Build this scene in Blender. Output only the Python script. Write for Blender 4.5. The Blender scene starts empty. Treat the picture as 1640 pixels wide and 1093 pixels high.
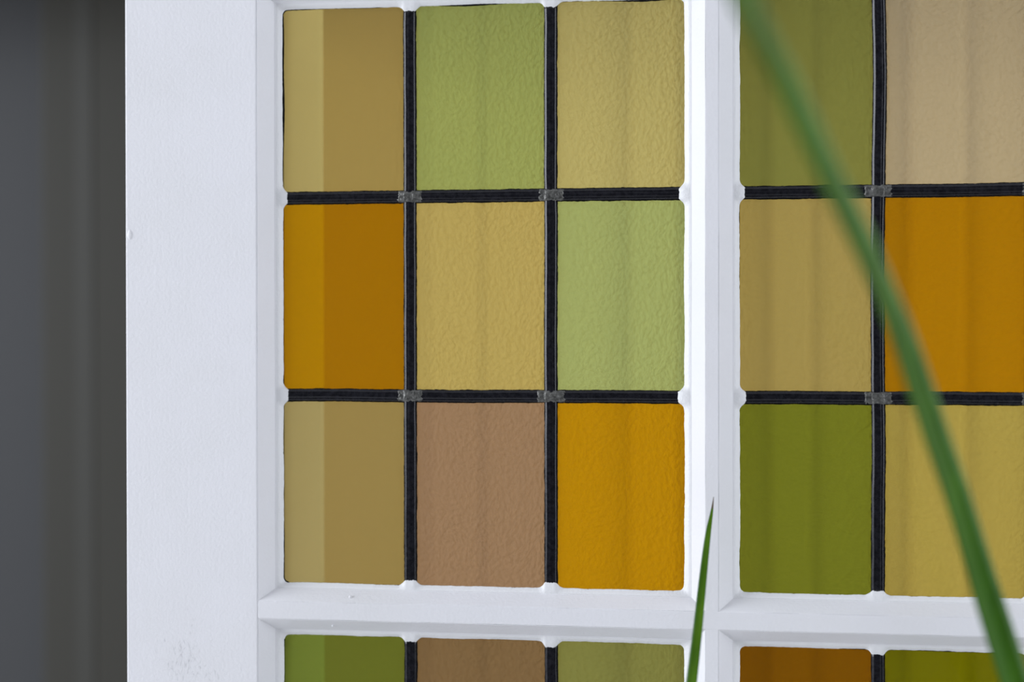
import bpy, bmesh, math, random
from mathutils import Vector, Matrix, noise

scn = bpy.context.scene
COL = scn.collection
random.seed(4)

# ------------------------------------------------------------------ camera, world, lights, exposure
W, H = 1640.0, 1093.0
FPX = 2900.0
YAW, PITCH, ROLL = 0.15637975, -0.01007118, 0.00105306
CAM_Y, CAM_Z = -1.30, 1.50


def cam_matrix():
    cy, sy = math.cos(YAW), math.sin(YAW)
    cp, sp = math.cos(PITCH), math.sin(PITCH)
    cr, sr = math.cos(ROLL), math.sin(ROLL)
    rz = Matrix(((cy, -sy, 0), (sy, cy, 0), (0, 0, 1)))
    rx = Matrix(((1, 0, 0), (0, cp, -sp), (0, sp, cp)))
    ry = Matrix(((cr, 0, sr), (0, 1, 0), (-sr, 0, cr)))
    return rz @ rx @ ry


RC = cam_matrix()


def at(px, py, y):
    """world point on the plane Y = y seen at a pixel of the 1640 x 1093 photograph"""
    d = RC @ Vector(((px - W / 2) / FPX, 1.0, -(py - H / 2) / FPX))
    k = (y - CAM_Y) / d.y
    return Vector((d.x * k, y, CAM_Z + d.z * k))


cam_d = bpy.data.cameras.new('camera')
cam = bpy.data.objects.new('camera', cam_d)
COL.objects.link(cam)
right, fwd, up = RC.col[0], RC.col[1], RC.col[2]
m = Matrix((( right.x, up.x, -fwd.x, 0), (right.y, up.y, -fwd.y, CAM_Y), (right.z, up.z, -fwd.z, CAM_Z), (0, 0, 0, 1)))
cam.matrix_world = m
cam_d.sensor_width = 36.0
cam_d.sensor_fit = 'HORIZONTAL'
cam_d.lens = FPX / W * 36.0
cam_d.clip_start = 0.02
cam_d.dof.use_dof = True
cam_d.dof.focus_distance = (Vector((-0.12, 0.010, 1.5)) - Vector((0, CAM_Y, CAM_Z))).dot(fwd)
cam_d.dof.aperture_fstop = 3.0
scn.camera = cam

world = bpy.data.worlds.new('world')
scn.world = world
world.use_nodes = True
bg = world.node_tree.nodes['Background']
bg.inputs['Color'].default_value = (0.93, 0.965, 1.06, 1)
bg.inputs['Strength'].default_value = 0.63


def area(name, loc, target, sx, sy, power, col):
    l = bpy.data.lights.new(name, 'AREA')
    l.shape = 'RECTANGLE'
    l.size, l.size_y = sx, sy
    l.energy = power
    l.color = col
    o = bpy.data.objects.new(name, l)
    COL.objects.link(o)
    o.location = loc
    o.rotation_euler = (Vector(target) - Vector(loc)).to_track_quat('-Z', 'Y').to_euler()
    return o


area('window_light', (-3.7, -1.40, 2.05), (-0.1, 0.0, 1.5), 2.4, 1.8, 124, (0.94, 0.975, 1.04))
area('far_window_light', (2.6, -1.1, 1.9), (0.0, 0.0, 1.5), 1.4, 1.6, 31, (0.93, 0.97, 1.04))
area('back_room_light', (2.1, 0.26, 1.7), (-0.4, 0.20, 1.5), 0.5, 1.6, 33, (0.90, 0.99, 1.14))

scn.view_settings.view_transform = 'Standard'
scn.view_settings.look = 'None'
scn.view_settings.gamma = 1.0
scn.view_settings.use_curve_mapping = False
scn.view_settings.exposure = 0.0
scn.cycles.use_denoising = True
scn.cycles.max_bounces = 10
scn.cycles.transparent_max_bounces = 12

# ------------------------------------------------------------------ helpers


def put(name, me, parent=None, mats=(), label=None):
    o = bpy.data.objects.new(name, me)
    COL.objects.link(o)
    for mt in mats:
        me.materials.append(mt)
    if parent:
        o.parent = parent
    if label:
        o['label'] = label
    return o


def empty(name, loc=(0, 0, 0)):
    o = bpy.data.objects.new(name, None)
    o.empty_display_size = 0.1
    COL.objects.link(o)
    o.location = loc
    return o


def mesh_of(name, verts, faces, smooth=False, midx=None):
    me = bpy.data.meshes.new(name)
    me.from_pydata([tuple(v) for v in verts], [], faces)
    bm = bmesh.new()
    bm.from_mesh(me)
    bmesh.ops.recalc_face_normals(bm, faces=bm.faces)
    bm.to_mesh(me)
    bm.free()
    if midx:
        for p, i in zip(me.polygons, midx):
            p.material_index = i
    if smooth:
        for p in me.polygons:
            p.use_smooth = True
    me.update()
    return me


def box(name, x0, x1, y0, y1, z0, z1, bev=0.0, seg=2):
    bm = bmesh.new()
    bmesh.ops.create_cube(bm, size=1.0)
    for v in bm.verts:
        v.co = Vector(((x0 + x1) / 2 + v.co.x * (x1 - x0), (y0 + y1) / 2 + v.co.y * (y1 - y0), (z0 + z1) / 2 + v.co.z * (z1 - z0)))
    if bev:
        bmesh.ops.bevel(bm, geom=list(bm.edges), offset=bev, segments=seg, profile=0.5, affect='EDGES')
    me = bpy.data.meshes.new(name)
    bm.to_mesh(me)
    bm.free()
    return me


def nz(x, y=0.0, z=0.0):
    return noise.noise(Vector((x, y, z)))


# ------------------------------------------------------------------ materials


def new_mat(name):
    mt = bpy.data.materials.new(name)
    mt.use_nodes = True
    nt = mt.node_tree
    b = nt.nodes['Principled BSDF']
    return mt, nt, b


def N(nt, kind, **kw):
    n = nt.nodes.new(kind)
    for k, v in kw.items():
        setattr(n, k, v)
    return n


def noise_tex(nt, scale, detail=2.0, rough=0.5, stretch=None, obj=True):
    tc = N(nt, 'ShaderNodeTexCoord')
    mp = N(nt, 'ShaderNodeMapping')
    nt.links.new(tc.outputs['Object'], mp.inputs['Vector'])
    if stretch:
        mp.inputs['Scale'].default_value = stretch
    t = N(nt, 'ShaderNodeTexNoise')
    t.inputs['Scale'].default_value = scale
    t.inputs['Detail'].default_value = detail
    t.inputs['Roughness'].default_value = rough
    nt.links.new(mp.outputs['Vector'], t.inputs['Vector'])
    return t


def bump(nt, height, strength, dist, normal=None):
    bp = N(nt, 'ShaderNodeBump')
    bp.inputs['Strength'].default_value = strength
    bp.inputs['Distance'].default_value = dist
    nt.links.new(height, bp.inputs['Height'])
    if normal:
        nt.links.new(normal, bp.inputs['Normal'])
    return bp.outputs['Normal']


def white_paint(name, col, brush):
    """gloss paint with brush drag along `brush` and a fine orange-peel; wear shows as slight grime"""
    mt, nt, b = new_mat(name)
    b.inputs['Base Color'].default_value = (*col, 1)
    b.inputs['Roughness'].default_value = 0.38
    b.inputs['Specular IOR Level'].default_value = 0.35
    peel = noise_tex(nt, 420, 2.0)
    drag = noise_tex(nt, 260, 3.0, 0.6, brush)
    n1 = bump(nt, drag.outputs['Fac'], 0.14, 0.0006)
    n2 = bump(nt, peel.outputs['Fac'], 0.32, 0.0008, n1)
    nt.links.new(n2, b.inputs['Normal'])
    g = noise_tex(nt, 9, 4.0, 0.6)
    cr = N(nt, 'ShaderNodeValToRGB')
    cr.color_ramp.elements[0].position = 0.25
    cr.color_ramp.elements[0].color = (col[0] * 0.955, col[1] * 0.955, col[2] * 0.94, 1)
    cr.color_ramp.elements[1].position = 0.6
    cr.color_ramp.elements[1].color = (*col, 1)
    nt.links.new(g.outputs['Fac'], cr.inputs['Fac'])
    nt.links.new(cr.outputs['Color'], b.inputs['Base Color'])
    return mt


WHITE = (0.835, 0.835, 0.865)
paint_v = white_paint('white_gloss_paint_upright', WHITE, (1.0, 1.0, 0.05))
paint_h = white_paint('white_gloss_paint_level', WHITE, (0.05, 1.0, 1.0))


def putty_mat():
    mt, nt, b = new_mat('painted_putty')
    b.inputs['Base Color'].default_value = (0.84, 0.845, 0.86, 1)
    b.inputs['Roughness'].default_value = 0.45
    t = noise_tex(nt, 500, 3.0, 0.6)
    nt.links.new(bump(nt, t.outputs['Fac'], 0.45, 0.0008), b.inputs['Normal'])
    return mt


putty_m = putty_mat()


def lead_mat():
    mt, nt, b = new_mat('blackened_lead')
    b.inputs['Metallic'].default_value = 0.25
    b.inputs['Specular IOR Level'].default_value = 0.5
    t = noise_tex(nt, 300, 3.0, 0.6)
    cr = N(nt, 'ShaderNodeValToRGB')
    cr.color_ramp.elements[0].position = 0.35
    cr.color_ramp.elements[0].color = (0.005, 0.005, 0.008, 1)
    cr.color_ramp.elements[1].position = 0.75
    cr.color_ramp.elements[1].color = (0.016, 0.016, 0.022, 1)
    nt.links.new(t.outputs['Fac'], cr.inputs['Fac'])
    nt.links.new(cr.outputs['Color'], b.inputs['Base Color'])
    mr = N(nt, 'ShaderNodeMapRange')
    mr.inputs['To Min'].default_value = 0.18
    mr.inputs['To Max'].default_value = 0.36
    nt.links.new(t.outputs['Fac'], mr.inputs['Value'])
    nt.links.new(mr.outputs['Result'], b.inputs['Roughness'])
    nt.links.new(bump(nt, t.outputs['Fac'], 0.08, 0.0005), b.inputs['Normal'])
    return mt


lead_m = lead_mat()


def flat_mat(name, col, rough=0.8, spec=0.3, nscale=None, nstr=0.3, metal=0.0, vary=0.0):
    mt, nt, b = new_mat(name)
    b.inputs['Base Color'].default_value = (*col, 1)
    b.inputs['Roughness'].default_value = rough
    b.inputs['Specular IOR Level'].default_value = spec
    b.inputs['Metallic'].default_value = metal
    if nscale:
        t = noise_tex(nt, nscale, 3.0, 0.6)
        nt.links.new(bump(nt, t.outputs['Fac'], nstr, 0.001), b.inputs['Normal'])
        if vary:
            cr = N(nt, 'ShaderNodeValToRGB')
            cr.color_ramp.elements[0].position = 0.3
            cr.color_ramp.elements[1].position = 0.7
            cr.color_ramp.elements[0].color = (*[c * (1 - vary) for c in col], 1)
            cr.color_ramp.elements[1].color = (*[min(1, c * (1 + vary)) for c in col], 1)
            nt.links.new(t.outputs['Fac'], cr.inputs['Fac'])
            nt.links.new(cr.outputs['Color'], b.inputs['Base Color'])
    return mt


cement_m = flat_mat('black_glazing_cement', (0.006, 0.006, 0.006), 0.9, 0.1, 700, 0.6)
solder_m = flat_mat('grey_solder', (0.115, 0.115, 0.108), 0.36, 0.5, 420, 0.8, 0.45, 0.6)
wall_warm = flat_mat('warm_sand_wall_paint', (0.50, 0.39, 0.23), 0.9, 0.1, 30, 0.1)
wall_dark = flat_mat('dark_slate_wall_paint', (0.050, 0.052, 0.055), 0.6, 0.3, 30, 0.1)
trim_dark = flat_mat('dark_olive_grey_trim_paint', (0.042, 0.041, 0.034), 0.6, 0.3, 30, 0.1)
trim_lit = flat_mat('lit_olive_grey_trim_paint', (0.050, 0.050, 0.044), 0.55, 0.3, 30, 0.1)  # trim colour lightened so the bead looks lit


def floor_mat():
    mt, nt, b = new_mat('pale_limed_floor')
    w = noise_tex(nt, 6, 5.0, 0.6, (0.15, 1.0, 1.0))
    cr = N(nt, 'ShaderNodeValToRGB')
    cr.color_ramp.elements[0].color = (0.70, 0.70, 0.70, 1)
    cr.color_ramp.elements[1].color = (0.80, 0.80, 0.80, 1)
    nt.links.new(w.outputs['Fac'], cr.inputs['Fac'])
    nt.links.new(cr.outputs['Color'], b.inputs['Base Color'])
    b.inputs['Roughness'].default_value = 0.5
    return mt


def glass_mat(name, tint, hammer=1.0, haze=0.22):
    """coloured cathedral glass: clear coloured body, mirror skin by Fresnel, a little scatter from the hammered face"""
    mt, nt, b = new_mat(name)
    nt.nodes.remove(b)
    out = nt.nodes['Material Output']
    tr = N(nt, 'ShaderNodeBsdfTransparent')
    # the box has two faces: each face takes the root of the tint
    tr.inputs['Color'].default_value = (*[math.sqrt(c) for c in tint], 1)
    df = N(nt, 'ShaderNodeBsdfDiffuse')
    df.inputs['Color'].default_value = (*[min(1, c * 0.95) for c in tint], 1)
    gl = N(nt, 'ShaderNodeBsdfGlossy')
    gl.inputs['Roughness'].default_value = 0.07
    gl.inputs['Color'].default_value = (1, 1, 1, 1)
    t = noise_tex(nt, 330, 1.5, 0.5)
    t2 = noise_tex(nt, 45, 2.0, 0.5)
    n1 = bump(nt, t2.outputs['Fac'], 0.10, 0.002)
    nd = bump(nt, t.outputs['Fac'], 1.0 * hammer, 0.0030, n1)
    ng = bump(nt, t.outputs['Fac'], 0.10 * hammer, 0.0006, n1)
    nt.links.new(nd, df.inputs['Normal'])
    nt.links.new(ng, gl.inputs['Normal'])
    fr = N(nt, 'ShaderNodeFresnel')
    fr.inputs['IOR'].default_value = 1.5
    mx = N(nt, 'ShaderNodeMixShader')
    mx.inputs['Fac'].default_value = haze
    nt.links.new(tr.outputs[0], mx.inputs[1])
    nt.links.new(df.outputs[0], mx.inputs[2])
    mx2 = N(nt, 'ShaderNodeMixShader')
    nt.links.new(fr.outputs[0], mx2.inputs['Fac'])
    nt.links.new(mx.outputs[0], mx2.inputs[1])
    nt.links.new(gl.outputs[0], mx2.inputs[2])
    nt.links.new(mx2.outputs[0], out.inputs['Surface'])
    return mt


# ------------------------------------------------------------------ the setting


def structure(o):
    o['kind'] = 'structure'
    return o


fl = structure(put('floor', box('floor', -4, 4, -3, 3.2, -0.05, 0.0), mats=[floor_mat()]))

YW = 0.95
wb = structure(put('wall_back', box('wall_back', -0.78, 4.0, YW, YW + 0.1, 0.0, 2.8), mats=[wall_warm]))


def molding(name, x0, x1, y_wall, depth, z0, z1, mat, parent, bev):
    return put(name, box(name, x0, x1, y_wall - depth, y_wall + 0.004, z0, z1, bev, 3), parent, [mat])


# broad upright boards of the panelled wall behind the glass
for (px0, px1, dp) in ((690, 770, 0.004), (1010, 1085, 0.012), (1235, 1300, 0.010), (1455, 1545, 0.014), (1700, 1780, 0.02)):
    molding('wall_board', at(px0, 546, YW).x, at(px1, 546, YW).x, YW, dp, 0.0, 1.902, wall_warm, wb, dp * 0.6)
structure(put('added_shade_ledge', box('added_shade_ledge', -0.78, 4.0, YW - 0.32, YW, 1.90, 2.0, 0.006, 3), mats=[wall_warm]))  # unseen ledge added to shade the top of the back wall
# dark wall of the room behind the camera, between its two windows
structure(put('wall_front', box('wall_front', -2.6, 2.4, -2.75, -2.65, 0.0, 2.8), mats=[wall_dark]))

wl = structure(put('wall_left', box('wall_left', -4.0, -0.70, 1.30, 1.40, 0.0, 2.8), mats=[wall_dark]))
XL = lambda px: at(px, 546, 1.30).x
tl = structure(put('trim_1', box('trim_1', XL(82), -0.70, 1.262, 1.304, 0.0, 2.8, 0.006, 3), mats=[trim_dark]))
put('trim_bead', box('trim_bead', XL(137), XL(166), 1.2606, 1.2635, 0.0, 2.8, 0.0008), tl, [trim_lit])

structure(put('added_dark_shade_ledge', box('added_dark_shade_ledge', -4.0, -0.70, 0.96, 1.31, 2.00, 2.10, 0.006, 3), mats=[trim_dark]))  # unseen ledge added to darken the upper part of the left wall

# ------------------------------------------------------------------ the leaded glass door
door = structure(empty('door_1'))
door['label'] = 'white painted door with leaded panes of amber, green and tan glass'

X0, X1 = -0.4990, -0.3968          # left stile
MX0, MX1 = -0.0649, -0.0556        # upright glazing bar
RX0, RX1 = 0.2837, 0.3859          # right stile
GL = (-0.3812, -0.0810)            # glass sight edges
GR = (-0.0410, 0.2680)
ZT, ZB = 1.7345, 1.3052            # upper lights
ZT2, ZB2 = 1.2660, 0.8370          # lower lights
RAIL = (1.2800, 1.2930)
TOPR = (1.7490, 1.88)
BOTR = (0.12, 0.8245)
YG = 0.016                         # glass front
YB = 0.040                         # back of the door
BV = 0.0005

put('stile', box('stile', X0, X1, 0, YB, 0.012, 1.88, 0.0012, 3), door, [paint_v])
put('stile', box('stile', RX0, RX1, 0, YB, 0.012, 1.88, BV, 3), door, [paint_v])
put('top_rail', box('top_rail', X1, RX0, 0, YB, TOPR[0], TOPR[1], BV, 3), door, [paint_h])
put('middle_rail', box('middle_rail', X1, RX0, 0.0001, YB, RAIL[0], RAIL[1], BV, 3), door, [paint_h])
put('bottom_rail', box('bottom_rail', X1, RX0, 0, YB, 0.70, BOTR[1], BV, 3), door, [paint_h])
put('bottom_rail', box('bottom_rail', X1, RX0, 0, YB, 0.012, 0.20, BV, 3), door, [paint_h])
put('lower_panel', box('lower_panel', X1 - 0.004, RX0 + 0.004, 0.012, 0.030, 0.196, 0.704, BV, 3), door, [paint_v])
put('glazing_bar', box('glazing_bar', MX0, MX1, 0.0002, YB, RAIL[1] - 0.001, TOPR[0], BV, 3), door, [paint_v])
put('glazing_bar', box('glazing_bar', MX0, MX1, 0.0002, YB, BOTR[1], RAIL[0] + 0.001, BV, 3), door, [paint_v])
# deep jamb behind the left stile: its reveal shows through the left column of panes
tj = structure(put('trim_3', box('trim_3', -0.47, -0.3815, 0.0405, 0.118, 0.0, 1.88, 0.0003, 2), mats=[paint_v]))
put('jamb_edge', box('jamb_edge', -0.47, -0.3812, 0.1178, 0.134, 0.0, 1.88, 0.0008, 2), tj, [putty_m])
put('jamb_lining', box('jamb_lining', -0.42, -0.3813, 0.0195, 0.0408, ZB2 - 0.006, ZT + 0.006, 0.0006, 2), tj, [paint_v])

# -- mitred beads: profile (inset from the frame edge, depth)
BEAD = ((0.0, 0.0003), (0.0004, 0.0004), (0.0009, 0.0009), (0.0097, 0.0108), (0.0103, 0.0115), (0.0108, 0.0116), (0.0125, 0.0160))


def ring_side(side, rect, off, t):
    """rect = x0,x1,z0,z1 at the outer edge; off = inset; t 0..1 along; gives x,z with mitred ends"""
    x0, x1, z0, z1 = rect
    if side == 0:   # left
        return x0 + off[0], z0 + off[3] + (z1 - z0 - off[3] - off[2]) * t
    if side == 1:   # right
        return x1 - off[1], z0 + off[3] + (z1 - z0 - off[3] - off[2]) * t
    if side == 2:   # top
        return x0 + off[0] + (x1 - x0 - off[0] - off[1]) * t, z1 - off[2]
    return x0 + off[0] + (x1 - x0 - off[0] - off[1]) * t, z0 + off[3]


def bead(frame, sight, side):
    """one of the four chamfered beads from the frame's edge down to the glass"""
    k = [(sight[0] - frame[0]), (frame[1] - sight[1]), (frame[3] - sight[3]), (sight[2] - frame[2])]
    verts, faces = [], []
    nt_ = 60
    for j in range(nt_ + 1):
        t = j / nt_
        for (o, y) in BEAD:
            off = [o / 0.0157 * kk for kk in k]
            x, z = ring_side(side, frame, off, t)
            w = nz(t * 14, side * 7.3, frame[0] * 31 + o * 90) * 0.00022
            verts.append((x + (w if side < 2 else 0), y, z + (w if side > 1 else 0)))
        # back of the bead, to close it
        x, z = ring_side(side, frame, [0, 0, 0, 0], t)
        verts.append((x, 0.0160, z))
    n = len(BEAD) + 1
    for j in range(nt_):
        for i in range(n):
            a, b_ = j * n + i, j * n + (i + 1) % n
            faces.append((a, b_, b_ + n, a + n))
    faces.append(tuple(range(n)))
    faces.append(tuple(nt_ * n + i for i in range(n)))
    me = mesh_of('glazing_bead', verts, faces)
    put('glazing_bead', me, door, [paint_v if side < 2 else paint_h])


def swell(s_, e, k):
    """plan of a dab of putty over the end of a came: full over the strip, hollow fillets to each side"""
    q = abs(s_ - e) + 0.0007 * nz(s_ * 300, k)
    if q < 0.0038:
        return 1.0
    if q < 0.0098:
        return (1 - (q - 0.0038) / 0.0060) ** 2.2
    return 0.0


def putty(sight, ends, seed, dark):
    """painted putty fillet with an uneven inner edge that swells over the ends of the cames, and the black lead peeping from under it"""
    x0, x1, z0, z1 = sight
    R = 0.0042
    path = []      # (x, z, inward normal, stretch of the outward rows, side, distance along the side)
    corners = ((x1 - R, z1 - R, 0), (x0 + R, z1 - R, 90), (x0 + R, z0 + R, 180), (x1 - R, z0 + R, 270))
    runs = (((x1, z0 + R), (x1, z1 - R), (-1, 0), 1), ((x1 - R, z1), (x0 + R, z1), (0, -1), 2), ((x0, z1 - R), (x0, z0 + R), (1, 0), 0), ((x0 + R, z0), (x1 - R, z0), (0, 1), 3))
    for k in range(4):
        (ax, az), (bx, bz), nn, side = runs[k]
        n = int(math.hypot(bx - ax, bz - az) / 0.0010)
        for j in range(n + 1):
            t = j / n
            x, z = ax + (bx - ax) * t, az + (bz - az) * t
            path.append((x, z, nn, 1.0, side, (z - z0) if side < 2 else (x - x0)))
        cx, cz, a0 = corners[k]
        for j in range(1, 8):
            a = math.radians(a0 + 90 * j / 8)
            c, s_ = math.cos(a), math.sin(a)
            path.append((cx + R * c, cz + R * s_, (-c, -s_), 1 / max(abs(c), abs(s_)), side, -1.0))
    n = len(path)
    for kind in ('lead', 'putty'):
        verts, faces = [], []
        for i, (x, z, nn, st, side, s_) in enumerate(path):
            w1, w2 = x * 160, z * 160
            wob = 0.00028 * nz(w1 * 0.8, w2 * 0.8, seed) + 0.0006 * nz(w1 * 0.2, w2 * 0.2, seed + 3) + 0.0002 * nz(w1 * 4, w2 * 4, seed)
            blob = 0.0
            if s_ >= 0:
                for e in ends[side]:
                    blob = max(blob, swell(s_, e, e * 70 + side) * (0.85 + 0.35 * nz(e * 90, side + seed)))
            if kind == 'putty':
                inner = wob + blob * (0.0046 + 0.0006 * nz(w1 * 6, w2 * 6, 2))
                lift = blob
                prof = ((-0.0053, 0.0120), (-0.0040, 0.0122 - lift * 0.0002), (-0.0018, 0.0137 - lift * 0.0012), (inner - 0.0009, 0.0149 - lift * 0.0016), (inner - 0.0002, 0.0154 - lift * 0.0012), (inner, 0.0163))
            else:
                inner = -0.0004 + dark[side] * 0.0011 * (0.35 + nz(w1 * 0.14, w2 * 0.14, seed * 2)) + 0.0002 * nz(w1 * 3, w2 * 3, seed)
                prof = ((-0.0038, 0.0156), (-0.0025, 0.01565), (-0.0012, 0.01565), (inner - 0.0004, 0.01565), (inner, 0.0157), (inner, 0.0163))
            for (o, y) in prof:
                if o < 0 and st > 1:
                    # outward rows keep to the square corner
                    cxx = x + nn[0] * R
                    czz = z + nn[1] * R
                    d = (R - o) * (1 + (st - 1) * min(1.0, -o / 0.003))
                    verts.append((cxx - nn[0] * d, y, czz - nn[1] * d))
                else:
                    verts.append((x + nn[0] * o, y, z + nn[1] * o))
        for i in range(n):
            for j in range(5):
                a, b_ = i * 6 + j, ((i + 1) % n) * 6 + j
                faces.append((a, a + 1, b_ + 1, b_))
        me = mesh_of('putty', verts, faces, True)
        put('putty' if kind == 'putty' else 'lead_border', me, door, [putty_m if kind == 'putty' else cement_m])


CAME = ((-0.0046, 0.0), (-0.0045, 0.0005), (-0.0040, 0.0011), (-0.0031, 0.0017), (-0.0023, 0.0021), (-0.0017, 0.0019), (-0.0010, 0.0021), (0.0, 0.0022), (0.0012, 0.0021),
        (0.0020, 0.0018), (0.0024, 0.0016), (0.0029, 0.0019), (0.0035, 0.0017), (0.0042, 0.0010), (0.0045, 0.0))


def came(name, p0, p1, seed, wide=1.0, bow=0.0, low=0.0):
    """a strip of lead from p0 to p1 (x,z): rounded flanges over a ragged black line of cement"""
    d = Vector((p1[0] - p0[0], p1[1] - p0[1]))
    L = d.length
    d.normalize()
    nrm = Vector((d.y, -d.x))          # to the right of an upright strip drawn upwards
    n = max(8, int(L / 0.004))
    verts, faces, mi = [], [], []
    k = len(CAME)
    for j in range(n + 1):
        s = L * j / n
        c = 0.0005 * nz(s * 14, seed) + bow * math.sin(math.pi * s / L * 3) * (s / L)
        wl_, wr_ = 1 + 0.07 * nz(s * 50, seed + 5), 1 + 0.07 * nz(s * 50, seed + 9)
        for (u, h) in CAME:
            uu = c + u * wide * (wl_ if u < 0 else wr_)
            hh = max(0, h - low) if h > 0 else -0.0003
            hh += 0.00008 * nz(s * 120, seed + u * 900) if h > 0 else 0
            verts.append((p0[0] + d.x * s + nrm.x * uu, YG - hh, p0[1] + d.y * s + nrm.y * uu))
    for j in range(n):
        for i in range(k - 1):
            a = j * k + i
            faces.append((a, a + 1, a + k + 1, a + k))
            mi.append(0)
    for j0 in (0, n):
        faces.append(tuple(j0 * k + i for i in range(k)))
        mi.append(0)
    base = len(verts)
    n2 = int(L / 0.0012)
    for j in range(n2 + 1):
        s = L * j / n2
        c = 0.0005 * nz(s * 14, seed) + bow * math.sin(math.pi * s / L * 3) * (s / L)
        for sg in (-1, 1):
            e = 0.0048 + (0.0003 if sg > 0 else 0.0) + 0.0004 * nz(s * 90, seed + 20 + sg) + 0.0003 * nz(s * 420, seed + 30 + sg)
            u = c + sg * e * wide
            verts.append((p0[0] + d.x * s + nrm.x * u, YG - 0.00035, p0[1] + d.y * s + nrm.y * u))
            verts.append((p0[0] + d.x * s + nrm.x * u, YG + 0.0002, p0[1] + d.y * s + nrm.y * u))
    for j in range(n2):
        a = base + j * 4
        for q in ((a, a + 2, a + 6, a + 4), (a, a + 1, a + 5, a + 4), (a + 2, a + 3, a + 7, a + 6)):
            faces.append(q)
            mi.append(1)
    me = bpy.data.meshes.new(name)
    me.from_pydata(verts, [], faces)
    bm = bmesh.new()
    bm.from_mesh(me)
    for f_, i in zip(bm.faces, mi):
        f_.material_index = i
        f_.smooth = True
    bmesh.ops.recalc_face_normals(bm, faces=bm.faces)
    bm.to_mesh(me)
    bm.free()
    return put(name, me, door, [lead_m, cement_m])


def solder(parent, x, z, seed, left=0.0105, right_=0.0115):
    """lumpy cross of solder over a joint, longer along the level strip"""
    nx_, nz_ = 30, 18
    verts, faces = [], []
    hw = 0.0049
    for i in range(nx_ + 1):
        u = -left + (left + right_) * i / nx_
        ins = abs(u) < 0.0042
        for j in range(nz_ + 1):
            v = -1 + 2 * j / nz_
            e = 0.0048 + 0.0007 * nz(u * 400, seed) if ins else 0.0043 + 0.0004 * nz(u * 500, seed + 3)
            # rounded ends
            endd = min(u + left, right_ - u) / 0.0025
            e *= math.sqrt(max(0.0, 1 - (1 - min(1, endd)) ** 2)) * 0.75 + 0.25
            zz = v * e
            prof = math.sqrt(max(0, 1 - (v * 0.96) ** 4))
            h = (0.0026 if ins else 0.0021) * prof + 0.0005 * nz(u * 330, v * 2.2, seed) * prof + 0.0002 * nz(u * 900, v * 6, seed)
            h *= 0.45 + 0.55 * min(1, endd)
            verts.append((x + u + 0.0006 * nz(v * 2, seed * 2.0), YG - max(h, -0.0002), z + zz))
    m_ = nz_ + 1
    for i in range(nx_):
        for j in range(nz_):
            a = i * m_ + j
            faces.append((a, a + 1, a + m_ + 1, a + m_))
    me = mesh_of('solder_joint', verts, faces, True)
    return put('solder_joint', me, parent, [solder_m])


# -- colours of the glass by transmission
TINT = {
    'dull tan': (0.7048, 0.5685, 0.1973), 'light green': (0.6622, 0.8186, 0.2774), 'tan': (0.9700, 0.9292, 0.3956),
    'amber': (0.7009, 0.3466, 0.0005), 'golden tan': (0.9506, 0.8156, 0.2887), 'soft green': (0.7337, 0.9169, 0.3748),
    'greyed tan': (0.6398, 0.5150, 0.1954), 'brown': (0.6570, 0.4550, 0.2982), 'bright amber': (0.9647, 0.5453, 0.0033),
    'olive green': (0.4370, 0.4943, 0.1324), 'pale tan': (0.9018, 0.8171, 0.5866),
    'honey tan': (0.7475, 0.6384, 0.2252), 'deep amber': (0.7993, 0.4081, 0.0007),
    'yellow green': (0.3427, 0.4181, 0.0383), 'mustard tan': (0.8065, 0.6980, 0.1811),
    'bottle green': (0.2688, 0.3408, 0.0492), 'dull brown': (0.4350, 0.3020, 0.1570), 'moss green': (0.4513, 0.5036, 0.1568),
    'burnt amber': (0.3856, 0.1760, 0.0005), 'leaf green': (0.3013, 0.3239, 0.0032),
}
GMAT = {k: glass_mat('glass_' + k.replace(' ', '_'), v) for k, v in TINT.items()}
GSMOOTH = {}


def smooth_glass(k):
    if k not in GSMOOTH:
        GSMOOTH[k] = glass_mat('smooth_glass_' + k.replace(' ', '_'), TINT[k], 0.3)
    return GSMOOTH[k]


UP_L = (('dull tan', 'light green', 'tan'), ('amber', 'golden tan', 'soft green'), ('greyed tan', 'brown', 'bright amber'))
UP_R = (('olive green', 'pale tan', 'light green'), ('honey tan', 'deep amber', 'tan'), ('yellow green', 'mustard tan', 'brown'))
LO_L = (('bottle green', 'dull brown', 'moss green'), ('tan', 'amber', 'tan'), ('amber', 'light green', 'brown'))
LO_R = (('burnt amber', 'leaf green', 'tan'), ('tan', 'olive green', 'amber'), ('brown', 'tan', 'moss green'))
CXL = (-0.2840, -0.1787)
CXR = (0.0567, 0.1650)
CZU = (1.5937, 1.4460)
CZD = (1.1260, 0.9780)


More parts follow.
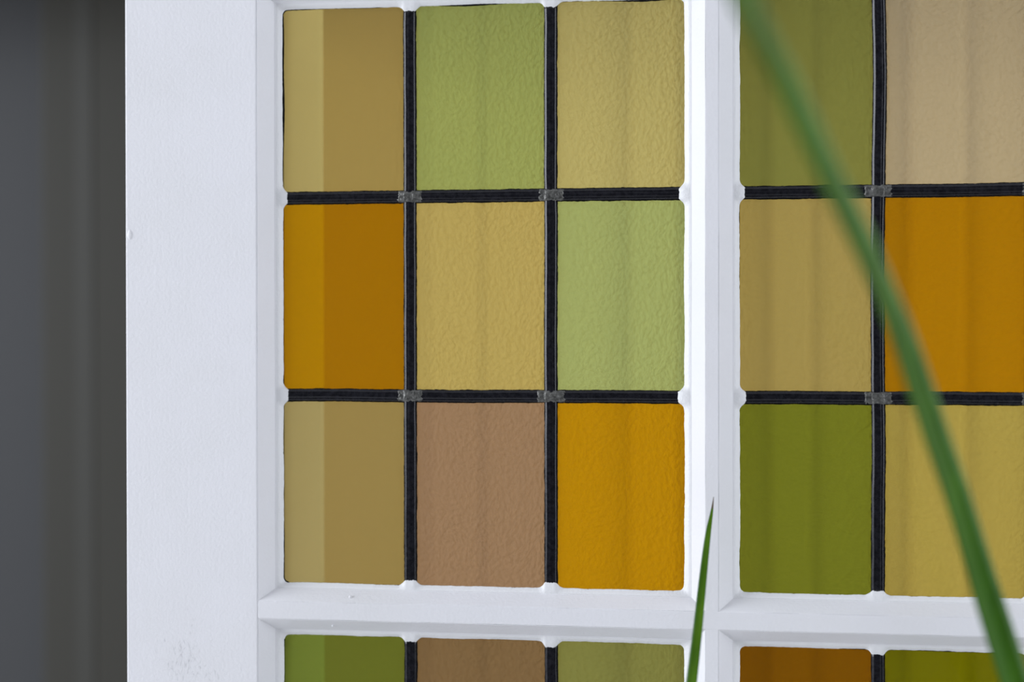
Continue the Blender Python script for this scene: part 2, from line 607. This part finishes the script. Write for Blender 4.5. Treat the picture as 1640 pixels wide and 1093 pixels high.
def light(sx, sz, cx, cz, glass, frame, seed, dark, blob_side, smooth_first):
    sight = (sx[0], sx[1], sz[0], sz[1])
    for side in range(4):
        bead(frame, sight, side)
    ends = ([z - sz[0] for z in cz], [z - sz[0] for z in cz], [x - sx[0] for x in cx], [x - sx[0] for x in cx])
    putty(sight, ends, seed, dark)
    # panes
    xs = [sx[0] - 0.004, cx[0], cx[1], sx[1] + 0.004]
    zs = [sz[1] + 0.004, cz[0], cz[1], sz[0] - 0.004]
    for r in range(3):
        for c in range(3):
            k = glass[r][c]
            g = 0.0006
            xa = xs[c] + (g if c else 0)
            xb_ = xs[c + 1] - (g if c < 2 else 0)
            za = zs[r + 1] + (g if r < 2 else 0)
            zb_ = zs[r] - (g if r else 0)
            cxm, czm = (xa + xb_) / 2, (za + zb_) / 2
            me = box('glass_pane', xa - cxm, xb_ - cxm, YG, YG + 0.003, za - czm, zb_ - czm)
            o = put('glass_pane', me, door, [smooth_glass(k) if (smooth_first and c == 0) else GMAT[k]], k + ' glass pane')
            o.location = (cxm, 0, czm)
    # upright strips run through, level strips butt against them
    ups = []
    for i, x in enumerate(cx):
        bw = 0.0012 if (not smooth_first and i == 0 and seed == 2) else 0.0
        ups.append(came('lead_came', (x, sz[0] + 0.001), (x, sz[1] - 0.001), seed * 10 + i, 1.0, bw))
    xe = [sx[0] + 0.0005, cx[0], cx[1], sx[1] - 0.0005]
    for r, z in enumerate(cz):
        for c in range(3):
            came('lead_came', (xe[c] + (0.0042 if c else 0), z), (xe[c + 1] - (0.0042 if c < 2 else 0), z), seed * 50 + r * 3 + c, 0.98, 0, 0.0003)
    for i, x in enumerate(cx):
        for r, z in enumerate(cz):
            solder(ups[i], x, z, seed * 7 + i * 3 + r, 0.010 + 0.0015 * random.random(), 0.0105 + 0.002 * random.random())


fl_ = (X1, MX0, RAIL[1], TOPR[0])
fr_ = (MX1, RX0, RAIL[1], TOPR[0])
gl_ = (X1, MX0, BOTR[1], RAIL[0])
gr_ = (MX1, RX0, BOTR[1], RAIL[0])
light(GL, (ZB, ZT), CXL, CZU, UP_L, fl_, 1, (1.8, 0.0, 1.5, 0.15), 0, True)
light(GR, (ZB, ZT + 0.001), CXR, CZU, UP_R, fr_, 2, (0.25, 0.2, 0.3, 0.0), 0, False)
light(GL, (ZB2, ZT2), CXL, CZD, LO_L, gl_, 3, (1.6, 0.0, 0.1, 0.0), 0, True)
light(GR, (ZB2, ZT2), CXR, CZD, LO_R, gr_, 4, (0.2, 0.2, 0.5, 0.0), 0, False)


# -- paint runs and pimples on the woodwork
def drip(px, py, y, rx, rz, h, seed):
    c = at(px, py, y)
    verts, faces = [], []
    rings, seg = 5, 14
    verts.append((c.x, y - h, c.z))
    for i in range(1, rings + 1):
        a = i / rings
        for k in range(seg):
            th = 2 * math.pi * k / seg
            q = 1 + 0.2 * nz(math.cos(th), math.sin(th), seed)
            verts.append((c.x + rx * a * math.cos(th) * q, y - h * (1 - a * a) ** 0.8 + (0.0002 if i == rings else 0), c.z + rz * a * math.sin(th) * q))
    for k in range(seg):
        faces.append((0, 1 + k, 1 + (k + 1) % seg))
    for i in range(rings - 1):
        for k in range(seg):
            a, b_ = 1 + i * seg + k, 1 + i * seg + (k + 1) % seg
            faces.append((a, b_, b_ + seg, a + seg))
    put('paint_run', mesh_of('paint_run', verts, faces, True), door, [paint_v])


drip(208, 376, 0.0, 0.0022, 0.0042, 0.0007, 1)
drip(533, 1003, 0.0060, 0.0010, 0.0012, 0.0012, 2)
drip(561, 957, 0.0050, 0.0013, 0.0016, 0.0012, 3)

# flaked patch low on the left stile: many small ridges of old paint under the new coat
verts, faces = [], []
pc = at(300, 1062, 0.0)
for i in range(90):
    u = random.gauss(0, 0.0095)
    v = random.gauss(0, 0.0115)
    cx_, cz_ = pc.x + u, pc.z + v - abs(u) * 0.2
    ln, wd = random.uniform(0.0012, 0.0042), random.uniform(0.00025, 0.0006)
    an = random.gauss(math.pi / 2, 0.35)
    dx, dz = math.cos(an), math.sin(an)
    b0 = len(verts)
    for (s, w, h) in ((-1, 0, 0), (0, -1, 0), (1, 0, 0), (0, 1, 0), (0, 0, 1)):
        verts.append((cx_ + dx * ln * s - dz * wd * w, 0.00005 - 0.00030 * h, cz_ + dz * ln * s + dx * wd * w))
    for k in range(4):
        faces.append((b0 + k, b0 + (k + 1) % 4, b0 + 4))
fp = put('flaked_paint', mesh_of('flaked_paint', verts, faces, True), door, [paint_v])
fp['kind'] = 'stuff'


# ------------------------------------------------------------------ the plant
def leaf_mat(name, dark, pale):
    mt, nt, b = new_mat(name)
    w = noise_tex(nt, 55, 3.0, 0.6, (1.0, 1.0, 0.12))
    cr = N(nt, 'ShaderNodeValToRGB')
    cr.color_ramp.elements[0].position = 0.3
    cr.color_ramp.elements[0].color = (*dark, 1)
    cr.color_ramp.elements[1].position = 0.75
    cr.color_ramp.elements[1].color = (*pale, 1)
    nt.links.new(w.outputs['Fac'], cr.inputs['Fac'])
    nt.links.new(cr.outputs['Color'], b.inputs['Base Color'])
    b.inputs['Roughness'].default_value = 0.45
    b.inputs['Specular IOR Level'].default_value = 0.05
    return mt


leaf_m = leaf_mat('leaf_green', (0.014, 0.058, 0.001), (0.034, 0.105, 0.002))
sheen_m = leaf_mat('leaf_painted_sheen', (0.065, 0.135, 0.040), (0.10, 0.18, 0.065))  # paler green painted along one side of each leaf in place of sheen
leaf_young_m = leaf_mat('leaf_fresh_green', (0.030, 0.085, 0.002), (0.070, 0.155, 0.005))
tip_m = flat_mat('dried_leaf_tip', (0.10, 0.075, 0.05), 0.8, 0.2, 300, 0.4)
cane_m = flat_mat('plant_cane', (0.22, 0.17, 0.10), 0.85, 0.2, 80, 0.5, 0, 0.3)
pot_m = flat_mat('grey_pot_glaze', (0.35, 0.36, 0.37), 0.4, 0.5, 40, 0.1)
soil_m = flat_mat('potting_soil', (0.03, 0.02, 0.015), 1.0, 0.1, 200, 0.8)

PX, PY = 0.30, -0.30
plant = empty('houseplant', (PX, PY, 0.0))
plant['label'] = 'green houseplant with long pointed blades in front of the white leaded glass door'
plant['category'] = 'plant'


def catmull(pts, n):
    out = []
    P_ = [pts[0]] + list(pts) + [pts[-1]]
    for i in range(1, len(P_) - 2):
        for k in range(n):
            t = k / n
            a, b_, c, d = P_[i - 1], P_[i], P_[i + 1], P_[i + 2]
            out.append(0.5 * ((2 * b_) + (c - a) * t + (2 * a - 5 * b_ + 4 * c - d) * t * t + (3 * b_ - 3 * c + d - a) * t ** 3))
    out.append(pts[-1])
    return out


def blade(name, pts, widths, thick, face, label, tip_from=2.0, lit_side=1, body=None):
    """a thick channelled blade along pts, concave side towards `face`"""
    path = catmull([Vector(p) for p in pts], 10)
    ws = catmull([Vector((w, 0, 0)) for w in widths], 10)
    verts, faces, mi = [], [], []
    prof = []
    K = 16
    for k in range(K):
        th = 2 * math.pi * k / K
        c, s = math.cos(th), math.sin(th)
        prof.append((c, (s * 0.5 if s < 0 else s * 0.16 - 0.10 * (1 - c * c)) * 1.0 + 0.30 * c * c))
    n = len(path)
    fv = Vector(face).normalized()
    for j in range(n):
        tg = (path[min(n - 1, j + 1)] - path[max(0, j - 1)]).normalized()
        side = tg.cross(fv).normalized()
        nn = side.cross(tg).normalized()
        w = max(ws[j].x, 0.00025) / 2
        for (u, h) in prof:
            verts.append(path[j] + side * (u * w) + nn * (h * w * thick))
    for j in range(n - 1):
        for k in range(K):
            a, b_ = j * K + k, j * K + (k + 1) % K
            faces.append((a, b_, b_ + K, a + K))
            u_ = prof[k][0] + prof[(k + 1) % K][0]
            mi.append(1 if j / (n - 1) > tip_from else (2 if u_ * lit_side > 1.1 else 0))
    faces.append(tuple(range(K)))
    mi.append(0)
    faces.append(tuple((n - 1) * K + k for k in range(K)))
    mi.append(1 if tip_from < 1 else 0)
    me = bpy.data.meshes.new(name)
    me.from_pydata([tuple(v - Vector((PX, PY, 0))) for v in verts], [], faces)
    bm = bmesh.new()
    bm.from_mesh(me)
    for f_, i in zip(bm.faces, mi):
        f_.material_index = i
        f_.smooth = True
    bmesh.ops.recalc_face_normals(bm, faces=bm.faces)
    bm.to_mesh(me)
    bm.free()
    return put(name, me, plant, [body or leaf_m, tip_m, sheen_m], label)


BASE = Vector((PX, PY, 0.86))
big = [BASE, Vector((0.262, -0.275, 0.97))]
for (px, py, y) in ((1750, 1640, -0.26), (1716, 1450, -0.27), (1680, 1300, -0.285), (1645, 1170, -0.30), (1615, 1070, -0.32), (1572, 935, -0.35), (1533, 806, -0.39), (1493, 690, -0.43), (1444, 545, -0.48), (1395, 425, -0.53), (1335, 300, -0.58), (1260, 140, -0.64), (1200, 15, -0.69), (1135, -120, -0.73)):
    big.append(at(px, py, y))
big += [at(1010, -320, -0.79), at(880, -480, -0.84)]
bw_ = [0.019, 0.0195, 0.0195, 0.0195, 0.0195, 0.0195, 0.0195, 0.019, 0.0185, 0.0185, 0.0182, 0.018, 0.0175, 0.0175, 0.0172, 0.016, 0.010, 0.0004]
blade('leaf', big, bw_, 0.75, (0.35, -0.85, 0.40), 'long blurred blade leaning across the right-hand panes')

small = [BASE + Vector((-0.012, 0.01, -0.03)), Vector((0.16, -0.24, 0.885)), Vector((0.04, -0.19, 0.95)), Vector((-0.04, -0.165, 1.04)), Vector((-0.072, -0.15, 1.13))]
for (px, py, y) in ((1099, 1180, -0.128), (1110, 1085, -0.112), (1119.5, 1000, -0.092), (1129, 905, -0.070), (1135.3, 852, -0.058), (1140.6, 818, -0.05), (1143, 796, -0.045)):
    small.append(at(px, py, y))
sw = [0.012, 0.012, 0.012, 0.0115, 0.0105, 0.0095, 0.0090, 0.0078, 0.0062, 0.0046, 0.0022, 0.0004]
blade('leaf', small, sw, 0.9, (-0.6, -0.8, 0.2), 'short narrow leaf with a dried brown tip', 0.915, -1, leaf_young_m)


def lathe(name, prof, seg, mat, parent):
    verts, faces = [], []
    for (r, z) in prof:
        for k in range(seg):
            th = 2 * math.pi * k / seg
            verts.append((r * math.cos(th), r * math.sin(th), z))
    for j in range(len(prof) - 1):
        for k in range(seg):
            a, b_ = j * seg + k, j * seg + (k + 1) % seg
            faces.append((a, b_, b_ + seg, a + seg))
    faces.append(tuple(range(seg)))
    faces.append(tuple((len(prof) - 1) * seg + k for k in range(seg)))
    return put(name, mesh_of(name, verts, faces, True), parent, [mat])


lathe('pot', [(0.10, 0.0), (0.115, 0.01), (0.135, 0.24), (0.142, 0.25), (0.142, 0.275), (0.130, 0.275), (0.126, 0.235)], 40, pot_m, plant)
lathe('soil', [(0.128, 0.23), (0.124, 0.248), (0.05, 0.256), (0.02, 0.258)], 32, soil_m, plant)
lathe('cane', [(0.020, 0.24), (0.019, 0.40), (0.021, 0.55), (0.018, 0.70), (0.022, 0.84), (0.016, 0.875)], 20, cane_m, plant)
